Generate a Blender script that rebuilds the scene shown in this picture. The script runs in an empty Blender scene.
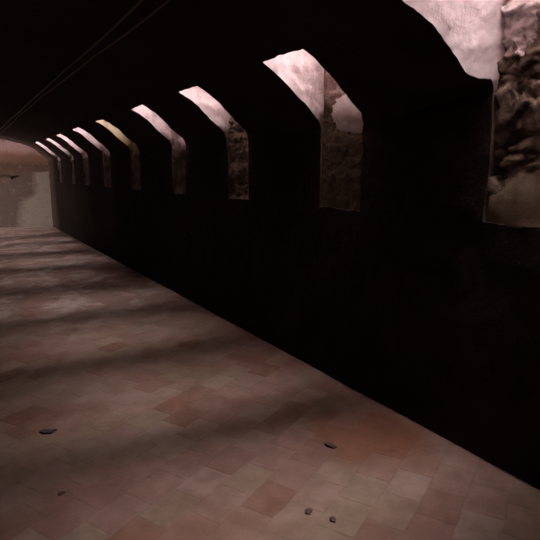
import bpy, bmesh, math, random
from mathutils import Vector, Matrix, noise

random.seed(4)
S = bpy.context.scene
C = S.collection

# ------------------------------------------------------------------ helpers
def tag(o, label=None, cat=None, group=None, kind=None):
    if label: o['label'] = label
    if cat: o['category'] = cat
    if group: o['group'] = group
    if kind: o['kind'] = kind
    return o

def mesh_obj(name, verts, faces, mat, parent=None, smooth=True):
    me = bpy.data.meshes.new(name)
    me.from_pydata(verts, [], faces)
    me.update()
    if smooth:
        me.polygons.foreach_set('use_smooth', [True] * len(me.polygons))
    o = bpy.data.objects.new(name, me)
    me.materials.append(mat)
    C.objects.link(o)
    if parent: o.parent = parent
    return o

def lerp(a, b, t): return a + (b - a) * t
def sst(a, b, x):
    t = max(0.0, min(1.0, (x - a) / (b - a)))
    return t * t * (3 - 2 * t)

# ------------------------------------------------------------------ node helpers
def newmat(name):
    m = bpy.data.materials.new(name); m.use_nodes = True
    nt = m.node_tree; nt.nodes.clear()
    out = nt.nodes.new('ShaderNodeOutputMaterial')
    b = nt.nodes.new('ShaderNodeBsdfPrincipled')
    nt.links.new(b.outputs[0], out.inputs[0])
    b.inputs['Roughness'].default_value = 0.9
    b.inputs['Specular IOR Level'].default_value = 0.2
    return m, nt, b
def N(nt, t, **kw):
    n = nt.nodes.new(t)
    for k, v in kw.items(): setattr(n, k, v)
    return n
def L(nt, a, b): nt.links.new(a, b)
def pos(nt):
    return N(nt, 'ShaderNodeNewGeometry').outputs['Position']
def nz(nt, vec, scale, detail=6, rough=0.6, dist=0.0):
    n = N(nt, 'ShaderNodeTexNoise')
    n.inputs['Scale'].default_value = scale; n.inputs['Detail'].default_value = detail
    n.inputs['Roughness'].default_value = rough; n.inputs['Distortion'].default_value = dist
    if vec is not None: L(nt, vec, n.inputs['Vector'])
    return n.outputs['Fac']
def ramp(nt, fac, stops, interp='LINEAR'):
    r = N(nt, 'ShaderNodeValToRGB'); r.color_ramp.interpolation = interp
    e = r.color_ramp.elements
    while len(e) < len(stops): e.new(0.5)
    for i, (p, c) in enumerate(stops):
        e[i].position = p; e[i].color = (*c, 1) if len(c) == 3 else c
    L(nt, fac, r.inputs[0]); return r.outputs[0]
def g(v): return (v, v, v)
def mix(nt, f, a, b, mode='MIX'):
    n = N(nt, 'ShaderNodeMix', data_type='RGBA', blend_type=mode)
    for sock, v in ((n.inputs[0], f), (n.inputs[6], a), (n.inputs[7], b)):
        if isinstance(v, (int, float)): sock.default_value = v
        elif isinstance(v, tuple): sock.default_value = (*v, 1)
        else: L(nt, v, sock)
    return n.outputs[2]
def mth(nt, op, a, b=None, c=None):
    n = N(nt, 'ShaderNodeMath', operation=op)
    for i, v in enumerate((a, b, c)):
        if v is None: continue
        if isinstance(v, (int, float)): n.inputs[i].default_value = v
        else: L(nt, v, n.inputs[i])
    return n.outputs[0]
def bump(nt, b, h, strength=0.5, dist=0.01):
    n = N(nt, 'ShaderNodeBump'); n.inputs['Strength'].default_value = strength
    n.inputs['Distance'].default_value = dist
    L(nt, h, n.inputs['Height']); L(nt, n.outputs[0], b.inputs['Normal'])
def sep(nt, v):
    n = N(nt, 'ShaderNodeSeparateXYZ'); L(nt, v, n.inputs[0]); return n.outputs

# ------------------------------------------------------------------ materials
def mat_soot(name, c1, c2, c3):
    m, nt, b = newmat(name); p = pos(nt)
    a = nz(nt, p, 2.2, 8, .65)
    col = ramp(nt, a, [(.3, c1), (.55, c2), (.75, c3)])
    h = mth(nt, 'ADD', nz(nt, p, 14, 8, .7), mth(nt, 'MULTIPLY', nz(nt, p, 60, 4), .3))
    L(nt, col, b.inputs['Base Color']); bump(nt, b, h, .8, .02)
    return m
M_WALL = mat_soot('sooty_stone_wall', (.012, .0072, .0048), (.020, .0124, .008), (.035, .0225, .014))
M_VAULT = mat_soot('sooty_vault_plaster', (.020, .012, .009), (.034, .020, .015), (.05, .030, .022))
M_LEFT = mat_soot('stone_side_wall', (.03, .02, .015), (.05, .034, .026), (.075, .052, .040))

def mat_jamb(name, c, spots=True):
    m, nt, b = newmat(name); p = pos(nt)
    a = nz(nt, p, 5, 8, .7)
    col = ramp(nt, a, [(.32, c[0]), (.47, c[1]), (.68, c[2])])
    n2 = ramp(nt, nz(nt, p, 26, 6, .7), [(.33, g(.35 if spots else .9)), (.42, g(1.0))])
    col = mix(nt, n2, (.40, .33, .28), col)
    # darker brown under the springing of the vault
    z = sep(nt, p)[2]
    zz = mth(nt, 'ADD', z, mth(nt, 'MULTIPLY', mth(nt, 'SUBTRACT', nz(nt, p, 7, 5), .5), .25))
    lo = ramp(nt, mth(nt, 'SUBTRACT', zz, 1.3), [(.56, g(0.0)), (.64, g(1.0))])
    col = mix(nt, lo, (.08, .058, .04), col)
    L(nt, col, b.inputs['Base Color'])
    bump(nt, b, mth(nt, 'ADD', nz(nt, p, 18, 8, .7), mth(nt, 'MULTIPLY', nz(nt, p, 4, 3), 1.5)), .5, .015)
    return m
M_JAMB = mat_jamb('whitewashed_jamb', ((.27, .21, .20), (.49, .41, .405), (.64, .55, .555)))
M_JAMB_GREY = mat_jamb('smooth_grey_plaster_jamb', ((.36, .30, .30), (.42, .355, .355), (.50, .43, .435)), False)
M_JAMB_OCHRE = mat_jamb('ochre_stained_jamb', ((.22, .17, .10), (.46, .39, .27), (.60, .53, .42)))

def mat_back(name, zline, wash, stone_d, stone_l, patchy=.5, soft=.06, yellow=False):
    """Back wall of a shaft: remains of whitewash above a ragged line, bare stone below."""
    m, nt, b = newmat(name); p = pos(nt)
    x, y, z = sep(nt, p)
    # streaks run down the face
    mp = N(nt, 'ShaderNodeMapping'); mp.inputs['Scale'].default_value = (1, 14, 4.5)
    L(nt, p, mp.inputs[0])
    st = nz(nt, mp.outputs[0], 1.0, 8, .7, .6)
    zz = mth(nt, 'ADD', z, mth(nt, 'MULTIPLY', mth(nt, 'SUBTRACT', st, .5), patchy))
    f = mth(nt, 'MULTIPLY_ADD', mth(nt, 'SUBTRACT', zz, zline), 1 / soft, .5)
    f = mth(nt, 'MINIMUM', mth(nt, 'MAXIMUM', f, 0.0), 1.0)
    sn = nz(nt, p, 10, 8, .7)
    stone = ramp(nt, sn, [(.40, stone_d), (.60, stone_l)])
    wn = nz(nt, p, 22, 6, .65)
    washc = ramp(nt, wn, [(.3, tuple(v * .45 for v in wash)), (.5, wash), (.75, tuple(min(.8, v * 1.15) for v in wash))])
    col = mix(nt, f, stone, washc)
    L(nt, col, b.inputs['Base Color'])
    bump(nt, b, mth(nt, 'ADD', nz(nt, p, 20, 9, .75), mth(nt, 'MULTIPLY', st, .8)), .9, .02)
    return m
M_BACK = [
    mat_back('rough_rubble_with_limewash', 2.09, (.74, .64, .63), (.05, .035, .023), (.27, .205, .155), .90, .05),
    mat_back('dark_stone_with_grey_plaster', 1.96, (.27, .19, .16), (.065, .047, .03), (.13, .095, .065), .25),
    mat_back('cracked_stone_facing', 2.14, (.42, .34, .31), (.10, .075, .055), (.30, .235, .19), .35),
    mat_back('smooth_pink_plaster', 1.78, (.48, .39, .38), (.08, .06, .045), (.14, .105, .08), .12),
    mat_back('ochre_plaster', 1.95, (.40, .34, .25), (.10, .075, .05), (.2, .15, .11), .25),
]
M_GREYPLASTER, nt, b = newmat('grey_plaster')
p = pos(nt); L(nt, ramp(nt, nz(nt, p, 16, 7, .65), [(.3, (.38, .32, .30)), (.7, (.58, .51, .48))]), b.inputs['Base Color'])
bump(nt, b, nz(nt, p, 30, 6, .7), .5, .01)
M_MORTAR, nt, b = newmat('crumbled_mortar')
p = pos(nt); L(nt, ramp(nt, nz(nt, p, 11, 7, .65), [(.3, (.13, .095, .06)), (.7, (.25, .19, .13))]), b.inputs['Base Color'])
bump(nt, b, nz(nt, p, 22, 8, .75), .8, .02)

TROT = math.radians(62)
def mat_floor():
    m, nt, b = newmat('worn_terracotta_tiles'); p = pos(nt)
    # slight wobble so the joints are not ruled lines
    wob = N(nt, 'ShaderNodeTexNoise'); wob.inputs['Scale'].default_value = 5; wob.inputs['Detail'].default_value = 3
    L(nt, p, wob.inputs['Vector'])
    vm = N(nt, 'ShaderNodeVectorMath', operation='MULTIPLY_ADD')
    L(nt, wob.outputs['Color'], vm.inputs[0]); vm.inputs[1].default_value = (.025, .025, 0); L(nt, p, vm.inputs[2])
    mp = N(nt, 'ShaderNodeMapping'); mp.inputs['Rotation'].default_value = (0, 0, TROT)
    mp.inputs['Scale'].default_value = (1, 1, 0)
    L(nt, vm.outputs[0], mp.inputs[0])
    rx, ry, _ = sep(nt, mp.outputs[0])
    rx = mth(nt, 'DIVIDE', rx, .175)                     # courses, every other one shifted by part of a tile
    ry = mth(nt, 'ADD', mth(nt, 'DIVIDE', ry, .235), mth(nt, 'MULTIPLY', mth(nt, 'FLOOR', rx), .37))
    cb = N(nt, 'ShaderNodeCombineXYZ'); L(nt, rx, cb.inputs[0]); L(nt, ry, cb.inputs[1])
    fl = N(nt, 'ShaderNodeVectorMath', operation='FLOOR'); L(nt, cb.outputs[0], fl.inputs[0])
    wn = N(nt, 'ShaderNodeTexWhiteNoise', noise_dimensions='3D'); L(nt, fl.outputs[0], wn.inputs['Vector'])
    fr = N(nt, 'ShaderNodeVectorMath', operation='FRACTION'); L(nt, cb.outputs[0], fr.inputs[0])
    fx, fy, _ = sep(nt, fr.outputs[0])
    ex = mth(nt, 'MINIMUM', fx, mth(nt, 'SUBTRACT', 1.0, fx)); ey = mth(nt, 'MINIMUM', fy, mth(nt, 'SUBTRACT', 1.0, fy))
    ed = mth(nt, 'MINIMUM', ex, ey)
    joint = ramp(nt, ed, [(.012, g(0.0)), (.045, g(1.0))])
    tile = ramp(nt, wn.outputs['Value'], [(0, (.27, .125, .075)), (.10, (.34, .185, .135)), (.3, (.42, .275, .235)), (.55, (.41, .28, .225)),
                                          (.72, (.38, .30, .21)), (.88, (.45, .33, .29)), (1, (.48, .39, .31))])
    blot = nz(nt, p, 3.2, 8, .65)
    tile = mix(nt, ramp(nt, blot, [(.42, g(0.0)), (.68, g(.6))]), tile, (.46, .355, .33))
    dirt = ramp(nt, nz(nt, p, 1.7, 7, .6), [(.50, g(0.0)), (.68, g(.7))])
    tile = mix(nt, dirt, tile, (.27, .14, .09))
    # a few brick-red replacement tiles by the wall
    dv = N(nt, 'ShaderNodeVectorMath', operation='DISTANCE'); L(nt, p, dv.inputs[0]); dv.inputs[1].default_value = (1.93, 2.12, 0)
    redm = mth(nt, 'MULTIPLY', ramp(nt, dv.outputs['Value'], [(.26, g(1.0)), (.42, g(0.0))]), mth(nt, 'GREATER_THAN', wn.outputs['Value'], .45))
    tile = mix(nt, mth(nt, 'MULTIPLY', redm, .8), tile, (.30, .11, .055))
    spots = ramp(nt, nz(nt, p, 8, 4, .5), [(.69, g(0.0)), (.74, g(.7))])
    tile = mix(nt, spots, tile, (.10, .065, .05))
    # pale blots down the passage, painted for the brighter light there
    y = sep(nt, p)[1]
    far = ramp(nt, mth(nt, 'MULTIPLY', y, .1), [(.45, g(0.0)), (.65, g(1.0))])
    lit_blots = ramp(nt, nz(nt, p, 2.3, 9, .72, .4), [(.49, g(0.0)), (.55, g(.85))])
    tile = mix(nt, mth(nt, 'MULTIPLY', lit_blots, far), tile, (.74, .65, .64))
    col = mix(nt, joint, (.20, .13, .095), tile)
    col = mix(nt, ramp(nt, nz(nt, p, 9, 3), [(.42, g(.04)), (.66, g(.5))]), tile, col)
    grime = ramp(nt, nz(nt, p, 6.5, 9, .72), [(.40, g(.75)), (.60, g(1.0))])
    col = mix(nt, 1.0, col, grime, 'MULTIPLY')
    col = mix(nt, .10, col, (.40, .285, .235))
    col = mix(nt, 1.0, col, (.84, .815, .765), 'MULTIPLY')
    L(nt, col, b.inputs['Base Color'])
    b.inputs['Roughness'].default_value = .5; b.inputs['Specular IOR Level'].default_value = .5
    h = mth(nt, 'ADD', mth(nt, 'MULTIPLY', joint, .25), mth(nt, 'MULTIPLY', wn.outputs['Value'], .5))
    h = mth(nt, 'ADD', h, mth(nt, 'MULTIPLY', nz(nt, p, 20, 6), .5))
    bump(nt, b, h, .5, .006)
    return m
M_FLOOR = mat_floor()

def mat_end():
    m, nt, b = newmat('stained_end_wall'); p = pos(nt)
    x, y, z = sep(nt, p)
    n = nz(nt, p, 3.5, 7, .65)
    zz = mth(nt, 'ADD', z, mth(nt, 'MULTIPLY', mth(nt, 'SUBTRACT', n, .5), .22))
    f = mth(nt, 'MULTIPLY', zz, 1 / 3)  # tone by height: brown below, a darker band, paler pink on top
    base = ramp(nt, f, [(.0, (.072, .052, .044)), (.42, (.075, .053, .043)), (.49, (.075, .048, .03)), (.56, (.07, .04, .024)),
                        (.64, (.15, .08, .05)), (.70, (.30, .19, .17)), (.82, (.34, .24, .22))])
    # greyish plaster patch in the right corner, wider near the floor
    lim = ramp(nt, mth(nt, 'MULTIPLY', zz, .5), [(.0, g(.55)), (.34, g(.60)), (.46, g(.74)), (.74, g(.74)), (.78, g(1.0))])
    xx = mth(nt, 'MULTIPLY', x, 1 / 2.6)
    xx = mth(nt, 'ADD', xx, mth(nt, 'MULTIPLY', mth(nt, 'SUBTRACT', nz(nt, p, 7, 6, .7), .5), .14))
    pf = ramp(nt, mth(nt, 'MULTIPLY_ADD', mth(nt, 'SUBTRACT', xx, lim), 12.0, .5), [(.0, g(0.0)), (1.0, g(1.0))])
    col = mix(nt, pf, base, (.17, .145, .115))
    smear = ramp(nt, nz(nt, p, 6, 6, .7), [(.55, g(0.0)), (.66, g(.7))])
    col = mix(nt, smear, col, (.13, .085, .06))
    L(nt, col, b.inputs['Base Color']); bump(nt, b, nz(nt, p, 15, 7, .7), .7, .03)
    return m
M_END = mat_end()
M_CABLE, nt, b = newmat('dusty_cable'); b.inputs['Base Color'].default_value = (.22, .17, .14, 1); b.inputs['Roughness'].default_value = .45
M_CHIP, nt, b = newmat('dark_stone_chip')
p = pos(nt); L(nt, ramp(nt, nz(nt, p, 60, 4), [(.3, (.09, .065, .055)), (.7, (.17, .12, .10))]), b.inputs['Base Color'])

# ------------------------------------------------------------------ the place: dimensions
AX = 2.2735                       # half width of the passage
SPR = 1.80                        # springing height of the vault
YB, YE = -2.6, 16.0
PROF = [(AX, SPR), (2.245, 1.865), (2.18, 1.918), (2.095, 1.985), (1.995, 2.080), (1.89, 2.155), (1.80, 2.20), (1.64, 2.258), (1.55, 2.28), (1.3, 2.345),
        (1.0, 2.41), (.6, 2.47), (.25, 2.495), (0, 2.50)]
I_TOP = 6                         # opening reaches up to PROF[5]
SILL = 1.25
SPLAY = .24                       # the near side of each shaft widens upward
BX = AX + .012                        # back face of the shafts
# (near edge, far edge) of each opening along the passage
WINS = [(1.12, 1.69), (2.63, 3.08), (4.15, 4.57), (5.63, 6.05), (7.34, 7.78), (8.95, 9.40), (10.6, 11.05), (12.0, 12.42), (13.65, 14.13)]
WINS_ALL = [(-.20, .25)] + WINS

def D(p):
    """Uneven masonry: a displacement that depends only on where a point is, so neighbouring faces stay joined."""
    q = Vector(p)
    a = noise.noise_vector(q * 1.6) * .008 + noise.noise_vector(q * 6.0) * .007 + noise.noise_vector(q * 19.0) * .006
    x, y, z = p
    if y < 2.5 and z > 1.6 and z < 2.6:                              # the vault sags and has lost its edge over the nearest shaft
        w = (1 - sst(1.9, 2.5, y)) * sst(1.65, 1.82, z)
        a.z += w * (-.068 if x < 2.06 else lerp(-.068, 0, (x - 2.06) / .1) if x < 2.16 else lerp(0, .09, min(1, (x - 2.16) / .11))) * lerp(.4, 1, sst(1.3, 1.8, x))
    if x >= BX - .004 and z < 2.9:                                   # rough rubble on the back faces
        k = sst(SILL - .02, SILL + .08, z) * (1 - sst(2.5, 2.9, z)) * (.15 if 2.4 < y < 3.3 else .8)
        u = Vector((y * 5.5 + .8 * noise.noise(Vector((y * 3, z * 4, 1))), z * 17 + .7 * noise.noise(Vector((y * 3, z * 5, 4))), 2.2))
        ds, pt = noise.voronoi(u)
        edge = ds[1] - ds[0]; rnd = noise.cell(pt[0] * 3.7)
        bed = max(0.0, noise.noise(Vector((y * 1.6, z * 11.5, 7.7))))              # ragged horizontal beds eaten out of the face
        a.x += k * (.030 * (rnd + .4) + .024 * (1 - sst(.0, .16, edge)) + .055 * bed + .010 * noise.noise(u * 2.3) + .010 * noise.noise(u * 5) + .007 * noise.noise(u * 11))
        a.x = max(a.x, -.006)
    if z <= .001: a *= .3
    return Vector(p) + a

def grid(rows, mat, name, parent=None, flip=False, skip=None):
    """rows: list of lists of base points; displaced by D."""
    nr, nc = len(rows), len(rows[0]); v = [D(p) for r in rows for p in r]; f = []
    for i in range(nr - 1):
        for j in range(nc - 1):
            if skip and skip(i, j): continue
            q = (i * nc + j, i * nc + j + 1, (i + 1) * nc + j + 1, (i + 1) * nc + j)
            f.append(q[::-1] if flip else q)
    return mesh_obj(name, v, f, mat, parent)

def subdiv(a, b, step):
    n = max(1, math.ceil((b - a) / step - 1e-6)); return [lerp(a, b, i / n) for i in range(n + 1)]
def ystep(y): return .12 if y < .9 else (.022 if y < 5 else (.045 if y < 9 else .09))
knots = sorted({YB, YE, .9, 5.0, 9.0} | {round(v, 4) for w in WINS_ALL for v in w})
YS = []
for a, b_ in zip(knots, knots[1:]): YS += subdiv(a, b_, ystep((a + b_) / 2))[:-1]
YS.append(knots[-1])
def near(a, b): return abs(a - b) < 1e-4
def in_win(y0, y1):
    m = (y0 + y1) / 2
    return any(a < m < b for a, b in WINS_ALL)

# profile rows of the vault (dense), right to left
def dense(pts, step):
    out = []
    for (x0, z0), (x1, z1) in zip(pts, pts[1:]):
        n = max(1, round(math.hypot(x1 - x0, z1 - z0) / step))
        out += [(lerp(x0, x1, i / n), lerp(z0, z1, i / n)) for i in range(n)]
    return out + [pts[-1]]
lowV = dense(PROF[:I_TOP + 1], .025)
lowX = dense(PROF[:I_TOP + 2], .025)            # the nearest shaft is cut higher into the vault
restV = dense(PROF[I_TOP + 1:], .06)
leftV = [(-x, z) for x, z in reversed(dense(PROF, .08))]
VP = lowX + restV[1:] + leftV[1:]
n_low = len(lowV) - 1; n_lowX = len(lowX) - 1
# ceiling
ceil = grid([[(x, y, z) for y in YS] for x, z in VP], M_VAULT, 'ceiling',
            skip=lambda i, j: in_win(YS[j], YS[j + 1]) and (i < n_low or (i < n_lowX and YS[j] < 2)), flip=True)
tag(ceil, 'low soot-blackened barrel vault over the passage, cut by window shafts', 'ceiling', kind='structure')
# right wall
ZW = subdiv(0, SILL, .05) + subdiv(SILL, SPR, .03)[1:]
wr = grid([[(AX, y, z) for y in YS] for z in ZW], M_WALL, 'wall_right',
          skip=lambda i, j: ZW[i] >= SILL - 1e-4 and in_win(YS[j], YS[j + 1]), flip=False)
tag(wr, 'dark stone side wall of the passage beneath the row of window shafts', 'wall', kind='structure')
# left wall with an added doorway near the far end
DY0, DY1, DZ = 14.55, 15.35, 1.95
YL = subdiv(YB, DY0, .15) + subdiv(DY0, DY1, .1)[1:] + subdiv(DY1, 17.6, .15)[1:]
ZL = subdiv(0, SPR, .09)
wl = grid([[(-AX, y, z) for y in YL] for z in ZL], M_LEFT, 'wall_left', flip=True,
          skip=lambda i, j: DY0 <= (YL[j] + YL[j + 1]) / 2 <= DY1 and ZL[i] < DZ - .05)
tag(wl, 'plain stone side wall of the passage opposite the windows', 'wall', kind='structure')
# wall behind the viewer
wb = grid([[(x, YB + .05, z) for x in subdiv(-AX - .1, AX + .1, .15)] for z in subdiv(0, 2.6, .15)], M_LEFT, 'wall_back', flip=True)
tag(wb, 'stone wall closing the near end of the passage', 'wall', kind='structure')

# end wall, slightly askew
def ey(x): return 15.55 + (AX - x) * .38
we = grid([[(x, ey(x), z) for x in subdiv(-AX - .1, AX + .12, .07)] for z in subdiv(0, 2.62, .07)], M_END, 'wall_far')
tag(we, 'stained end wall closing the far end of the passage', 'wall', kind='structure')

# vault and walls must reach the askew end wall
for o_rows, nm, mt, lab, cat in (
        ([[(x, lerp(YE, 17.6, t), z) for t in (0, .25, .5, .75, 1)] for x, z in VP], 'ceiling', M_VAULT, 'last stretch of the vault, over the askew end wall', 'ceiling'),):
    o = grid(o_rows, mt, nm, flip=True); o.parent = ceil

# floor
FX = subdiv(-AX - .1, AX + .1, .09); FYs = subdiv(YB, 17.6, .09)
fv = []; ff = []
for y in FYs:
    for x in FX:
        fv.append((x, y, .012 * noise.noise(Vector((x * .9, y * .9, 5))) + .004 * noise.noise(Vector((x * 5, y * 5, 2))) - .004))
nc = len(FX)
for i in range(len(FYs) - 1):
    for j in range(nc - 1): ff.append((i * nc + j, i * nc + j + 1, (i + 1) * nc + j + 1, (i + 1) * nc + j))
fl = mesh_obj('floor', fv, ff, M_FLOOR)
tag(fl, 'worn square terracotta floor tiles laid askew to the walls', 'floor', kind='structure')
def floor_z(x, y): return .012 * noise.noise(Vector((x * .9, y * .9, 5))) + .004 * noise.noise(Vector((x * 5, y * 5, 2))) - .004

# ------------------------------------------------------------------ window shafts
ZTOP = 3.1
ROOF = (2.22, ZTOP); BK = (BX, 2.50); BTOP = (3.25, ZTOP)
ORD = ['behind the viewer', 'nearest, cut off by the right edge of the picture', 'second nearest, with a rounded grey plaster patch', 'third nearest, with a cracked stone facing',
       'fourth nearest, with smooth pink plaster', 'fifth nearest, with yellowish ragged plaster', 'sixth nearest, narrow pale strip', 'seventh nearest, narrow pale strip',
       'eighth nearest, narrow pale strip', 'farthest, just before the end wall']
def outer(wi): return 2.60 if wi == 1 else BTOP[0]
def lean(wi): return {1: 2.14, 2: 2.18, 5: 2.38}.get(wi, ROOF[0])
for wi, (y0, y1) in enumerate(WINS_ALL):
    e = bpy.data.objects.new('window_%d' % wi, None); C.objects.link(e)
    tag(e, 'daylight shaft cut up through the vault, ' + ORD[wi], 'window', kind='structure')
    front = []; back = []
    BT = outer(wi); RX = lean(wi)          # how far the breast of this shaft leans out
    zs = [z for z in ZW if z >= SILL - 1e-4]
    for z in zs: front.append((AX, z)); back.append((BX, z))
    low = lowX if wi < 2 else lowV; TX, TZ = low[-1]
    for k, (x, z) in enumerate(low[1:], 1):
        front.append((x, z)); back.append((BX, lerp(SPR, BK[1], k / (len(low) - 1))))
    nR = 24
    for k in range(1, nR + 1):
        t = k / nR
        front.append((lerp(TX, RX, t), lerp(TZ, ROOF[1], t)))
        back.append((lerp(BK[0], BT, t), lerp(BK[1], BTOP[1], t)))
    nD = 18 if wi < 4 else 8
    for nm_y, fl_ in ((y1, False), (y0, True)):
        nf = len(front) - nR - 1
        rows = [[(lerp(a[0], b2[0], s / nD), nm_y - (SPLAY * max(0, ri - nf) / nR if fl_ else 0), lerp(a[1], b2[1], s / nD))
                 for s in range(nD + 1)] for ri, (a, b2) in enumerate(zip(front, back))]
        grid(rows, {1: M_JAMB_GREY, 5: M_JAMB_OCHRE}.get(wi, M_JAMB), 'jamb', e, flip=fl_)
    ysw = subdiv(y0 - .06, y1 + .06, .010 if wi in (1, 2, 3) else .04)
    zb = subdiv(SILL - .05, BK[1], .010 if wi in (1, 2, 3) else .04)
    rows = [[(BX, y, z) for y in [ysw[0] - .02, ysw[0] - .01] + ysw] for z in zb[:-1]]
    rows += [[(lerp(BK[0], BT, k / nR), y, lerp(BK[1], BTOP[1], k / nR)) for y in [ysw[0] - SPLAY, ysw[0] - SPLAY / 2] + ysw] for k in range(0, nR + 1)]
    bm_ = M_BACK[{1: 0, 2: 1, 3: 2, 4: 3, 5: 4}.get(wi, 3)]
    grid(rows, bm_, 'back_face', e)
    yw = [y for y in YS if y0 - 1e-4 <= y <= y1 + 1e-4]
    rows = [[(lerp(TX, RX, k / nR), y - SPLAY * k / nR * (y1 - y) / (y1 - y0), lerp(TZ, ROOF[1], k / nR)) for y in yw] for k in range(nR + 1)]
    grid(rows, M_JAMB, 'shaft_breast', e, flip=True)
    rows = [[(lerp(AX, BX + .05, k / 4), y, SILL) for y in yw] for k in range(5)]
    grid(rows, M_MORTAR, 'sill', e, flip=True)
    # (see below)
    # portal: tells the renderer where the sky is seen from
    ld = bpy.data.lights.new('sky_portal', 'AREA'); ld.shape = 'RECTANGLE'; ld.size = BT - RX + .1; ld.size_y = y1 - y0 + SPLAY + .1
    ld.cycles.is_portal = True
    lo = bpy.data.objects.new('sky_portal', ld); lo.location = ((BT + RX) / 2, (y0 + y1 - SPLAY) / 2, ZTOP + .05); C.objects.link(lo)

def blob(name, parent, mat, cx, cy, cz, sx, sy, sz, seed, shape=None, res=40):
    """a lump half sunk in a wall, built as a displaced ellipsoid with a trimmed outline"""
    v = []; f = []; nu, nv = res, res // 2
    for i in range(nv + 1):
        th = math.pi * i / nv
        for j in range(nu):
            ph = 2 * math.pi * j / nu
            d = Vector((math.sin(th) * math.cos(ph), math.sin(th) * math.sin(ph), math.cos(th)))
            r = 1 + .16 * noise.noise(d * 1.8 + Vector((seed, 0, 0))) + .07 * noise.noise(d * 6 + Vector((0, seed, 0)))
            w = shape(d.z) if shape else 1
            v.append((cx + d.x * sx * r, cy + d.y * sy * r * w, max(cz + d.z * sz * r, SILL - .012)))
    for i in range(nv):
        for j in range(nu):
            f.append((i * nu + j, i * nu + (j + 1) % nu, (i + 1) * nu + (j + 1) % nu, (i + 1) * nu + j))
    return mesh_obj(name, v, f, mat, parent)
w_near = bpy.data.objects['window_1']; w_two = bpy.data.objects['window_2']
# heap of crumbled mortar on the nearest sill; the rounded patch of grey plaster in the second shaft
o = blob('mortar_heap', w_near, M_MORTAR, BX + .05, 1.50, SILL, .07, .26, .37, 3.3, lambda z: 1.0 - .45 * max(0, z))
o['label'] = 'rounded heap of crumbled mortar'
o = blob('plaster_patch', w_two, M_GREYPLASTER, BX + .02, 2.76, 1.905, .04, .25, .155, 8.1)
o['label'] = 'rounded grey plaster patch'
# unseen doorway, added in the left wall to light the far end
e = bpy.data.objects.new('door_1', None); C.objects.link(e); e.location = (-AX, DY0, 0)
tag(e, 'open doorway in the side wall beside the far end wall, letting daylight in', 'doorway', kind='structure')
def boxm(name, x0, x1, y0, y1, z0, z1, mat, parent):
    v = [(x, y, z) for x in (x0, x1) for y in (y0, y1) for z in (z0, z1)]
    f = [(0, 1, 3, 2), (4, 6, 7, 5), (0, 4, 5, 1), (2, 3, 7, 6), (0, 2, 6, 4), (1, 5, 7, 3)]
    o = mesh_obj(name, v, f, mat, None, False); o.parent = parent; o.matrix_parent_inverse = Matrix.Translation(-parent.location)
    return o
boxm('jamb', -AX - .74, -AX + .02, DY0 - .14, DY0 + .02, -.05, DZ + .1, M_LEFT, e)
boxm('jamb', -AX - .74, -AX + .02, DY1 - .02, DY1 + .14, -.05, DZ + .1, M_LEFT, e)
boxm('lintel', -AX - .74, -AX + .021, DY0 - .14, DY1 + .14, DZ - .12, DZ + .12, M_LEFT, e)
boxm('threshold', -AX - .74, -AX + .0, DY0, DY1, -.12, .005, M_LEFT, e)
ld = bpy.data.lights.new('sky_portal', 'AREA'); ld.shape = 'RECTANGLE'; ld.size = DZ; ld.size_y = DY1 - DY0; ld.cycles.is_portal = True
lo = bpy.data.objects.new('sky_portal', ld); lo.location = (-AX - .76, (DY0 + DY1) / 2, DZ / 2); lo.rotation_euler = (0, -math.pi / 2, 0); C.objects.link(lo)

# unseen ground around and above the passage, pierced by the shafts and the added doorway
GX0, GX1, GY0, GY1, GZ = -AX - .72, 3.9, YB - .4, 18.0, ZTOP
v = []; f = []
def quad(*q):
    n0 = len(v); v.extend(q); f.append((n0, n0 + 1, n0 + 2, n0 + 3))
def hrect(x0, x1, y0, y1, z): quad((x0, y0, z), (x1, y0, z), (x1, y1, z), (x0, y1, z))
hrect(GX0, 1.86, GY0, GY1, GZ); hrect(BTOP[0], GX1, GY0, GY1, GZ); hrect(GX0, GX1, GY0, GY1, -.3)
prev = GY0
for wi, (y0, y1) in enumerate(WINS_ALL + [(GY1, GY1)]):
    hrect(1.86, lean(wi), y0 - SPLAY, y1, GZ)
    hrect(outer(wi), BTOP[0] + .01, y0 - SPLAY, y1, GZ)
    hrect(1.86, BTOP[0], prev, y0 - (SPLAY if y0 < GY1 else 0), GZ); prev = y1
quad((GX1, GY0, -.3), (GX1, GY1, -.3), (GX1, GY1, GZ), (GX1, GY0, GZ))
quad((GX0, GY0, -.3), (GX1, GY0, -.3), (GX1, GY0, GZ), (GX0, GY0, GZ))
quad((GX0, GY1, -.3), (GX1, GY1, -.3), (GX1, GY1, GZ), (GX0, GY1, GZ))
for y0, y1, z0, z1 in ((GY0, DY0, -.3, GZ), (DY1, GY1, -.3, GZ), (DY0, DY1, DZ - .05, GZ), (DY0, DY1, -.3, -.06)):
    quad((GX0, y0, z0), (GX0, y1, z0), (GX0, y1, z1), (GX0, y0, z1))
gr = mesh_obj('ground', v, f, M_LEFT, None, False)  # unseen shell added to keep sky light from leaking in
tag(gr, 'earth and masonry packed around and over the vaulted passage', 'ground', kind='structure')

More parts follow.
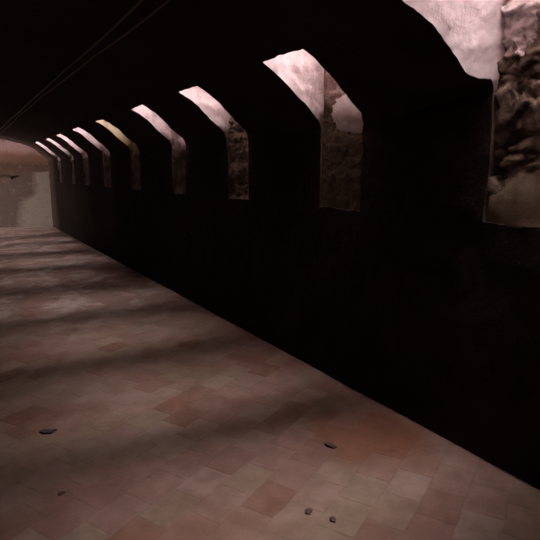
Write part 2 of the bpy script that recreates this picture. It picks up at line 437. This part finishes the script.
# stone ledge on the end wall
LX0, LX1 = -.2, 1.35
v = []
nL = 24
for i in range(nL + 1):
    x = lerp(LX0, LX1, i / nL)
    for dy, dz in ((.05, -.05), (-.10, -.035), (-.12, .0), (-.11, .03), (.05, .04)):
        n_ = noise.noise(Vector((x * 6, dy * 9, dz * 9))) * .02
        v.append((x, ey(x) + dy + n_, 1.36 + dz + n_))
f = []
for i in range(nL):
    for k in range(5):
        f.append((i * 5 + k, i * 5 + (k + 1) % 5, (i + 1) * 5 + (k + 1) % 5, (i + 1) * 5 + k))
f.append(tuple(range(5))); f.append(tuple(nL * 5 + k for k in reversed(range(5))))
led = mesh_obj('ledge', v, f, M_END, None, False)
led.name = 'trim_1'
tag(led, 'narrow stone ledge jutting from the far end wall', 'ledge', kind='structure')

# ------------------------------------------------------------------ loose things
def chip(x, y, sx, sy, sz, seed, label, rz=0.0, z=None, name='stone_chip', mat=M_CHIP, cat='stone chip', grp='stone chips lying on the tiles'):
    bm = bmesh.new(); bmesh.ops.create_icosphere(bm, subdivisions=3, radius=1)
    for vt in bm.verts:
        d = vt.co.copy(); r = 1 + .35 * noise.noise(d * 1.3 + Vector((seed, seed, 0))) + .12 * noise.noise(d * 4 + Vector((seed, 0, 0)))
        vt.co = Vector((d.x * r * sx, d.y * r * sy, d.z * r * sz))
    me = bpy.data.meshes.new(name); bm.to_mesh(me); bm.free(); me.materials.append(mat)
    o = bpy.data.objects.new(name, me); C.objects.link(o)
    zz = floor_z(x, y) if z is None else z
    o.location = (x, y, zz + sz * .7); o.rotation_euler = (0, 0, rz)
    tag(o, label, cat, grp); return o
CH = [(1.23, 1.71, .018, .016, .007, 1.3, 'round dark stone chip on the tiles, left one of the close pair'),
      (1.29, 1.61, .019, .015, .007, 2.9, 'round dark stone chip on the tiles, right one of the close pair'),
      (1.67, 2.12, .040, .016, .009, 4.2, 'long dark stone sliver on a tile joint near the wall'),
      (.34, 3.08, .045, .024, .010, 5.5, 'flat dark stone flake at the left of the near floor'),
      (.30, 2.42, .020, .012, .006, 6.1, 'small dark stone chip low on the left of the floor')]
for i, c in enumerate(CH): chip(*c, rz=i * .8 + .3)

# two cables running under the vault
def cable(name, pts, r, label):
    v = []; f = []; k = 8
    for i, q in enumerate(pts):
        a = Vector(pts[max(0, i - 1)]); b2 = Vector(pts[min(len(pts) - 1, i + 1)])
        t = (b2 - a).normalized(); n1 = t.cross(Vector((0, 0, 1))).normalized(); n2 = t.cross(n1)
        for m in range(k):
            an = 2 * math.pi * m / k; v.append(tuple(Vector(q) + (n1 * math.cos(an) + n2 * math.sin(an)) * r))
    for i in range(len(pts) - 1):
        for m in range(k): f.append((i * k + m, i * k + (m + 1) % k, (i + 1) * k + (m + 1) % k, (i + 1) * k + m))
    f.append(tuple(range(k))); f.append(tuple((len(pts) - 1) * k + m for m in reversed(range(k))))
    o = mesh_obj(name, v, f, M_CABLE)
    tag(o, label, 'cable', 'cables along the vault'); return o
def vz(x):
    for (x0, z0), (x1, z1) in zip(PROF, PROF[1:]):
        if x1 <= abs(x) <= x0: return lerp(z0, z1, (abs(x) - x0) / (x1 - x0))
    return 2.5
for k, (x0, r, lab) in enumerate(((.93, .007, 'thin cable strung along the dark vault, the one nearer its crown'),
                                  (1.00, .006, 'thin cable strung along the dark vault, the one nearer the windows'))):
    pts = []
    for i in range(230):
        y = lerp(-2.4, 15.7, i / 229)
        x = x0 + .003 * math.sin(y * 1.7 + k * 2) + (.02 * math.sin(y * .6) if k else 0)
        sag = .012 * abs(math.sin(y * 1.25 + k)) + .012
        pts.append((x, y, vz(x) - sag - .03))
    cable('cable', pts, r, lab)

# ------------------------------------------------------------------ light
W = bpy.data.worlds.new('overcast_sky'); S.world = W; W.use_nodes = True
wt = W.node_tree; bg = wt.nodes['Background']
# an overcast sky with an added bright band that shapes the floor pools
sky_dir = N(wt, 'ShaderNodeTexCoord').outputs['Generated']
sy_ = sep(wt, sky_dir)[1]
band = mth(wt, 'ABSOLUTE', mth(wt, 'SUBTRACT', sy_, -.18))
bandf = ramp(wt, band, [(.0, g(1.0)), (.165, g(1.0)), (.225, g(0.0))], 'EASE')
bg.inputs[0].default_value = (1.0, .84, .85, 1)
L(wt, mth(wt, 'MULTIPLY_ADD', bandf, 70.0, 15.0), bg.inputs[1])

# ------------------------------------------------------------------ camera
cd = bpy.data.cameras.new('camera'); co = bpy.data.objects.new('camera', cd); C.objects.link(co)
f = 520.0
d = Vector((-48 - 270, -(172 - 270), -f)).normalized()          # direction of the passage in camera axes
up = Vector((0, -d.z, d.y)); up = (up if up.y > 0 else -up).normalized()
X = d.cross(up)
R = Matrix((X, d, up)).to_4x4()
co.matrix_world = Matrix.Translation((0, 0, 1.5)) @ R
cd.sensor_width = 36; cd.lens = f / 540 * 36; cd.clip_start = .02
S.camera = co
S.view_settings.view_transform = 'Standard'; S.view_settings.look = 'None'
S.view_settings.gamma = 1; S.view_settings.exposure = 0.15
S.view_settings.use_curve_mapping = False
S.cycles.use_denoising = True
S.cycles.max_bounces = 8; S.cycles.diffuse_bounces = 6
S.cycles.sample_clamp_indirect = 8
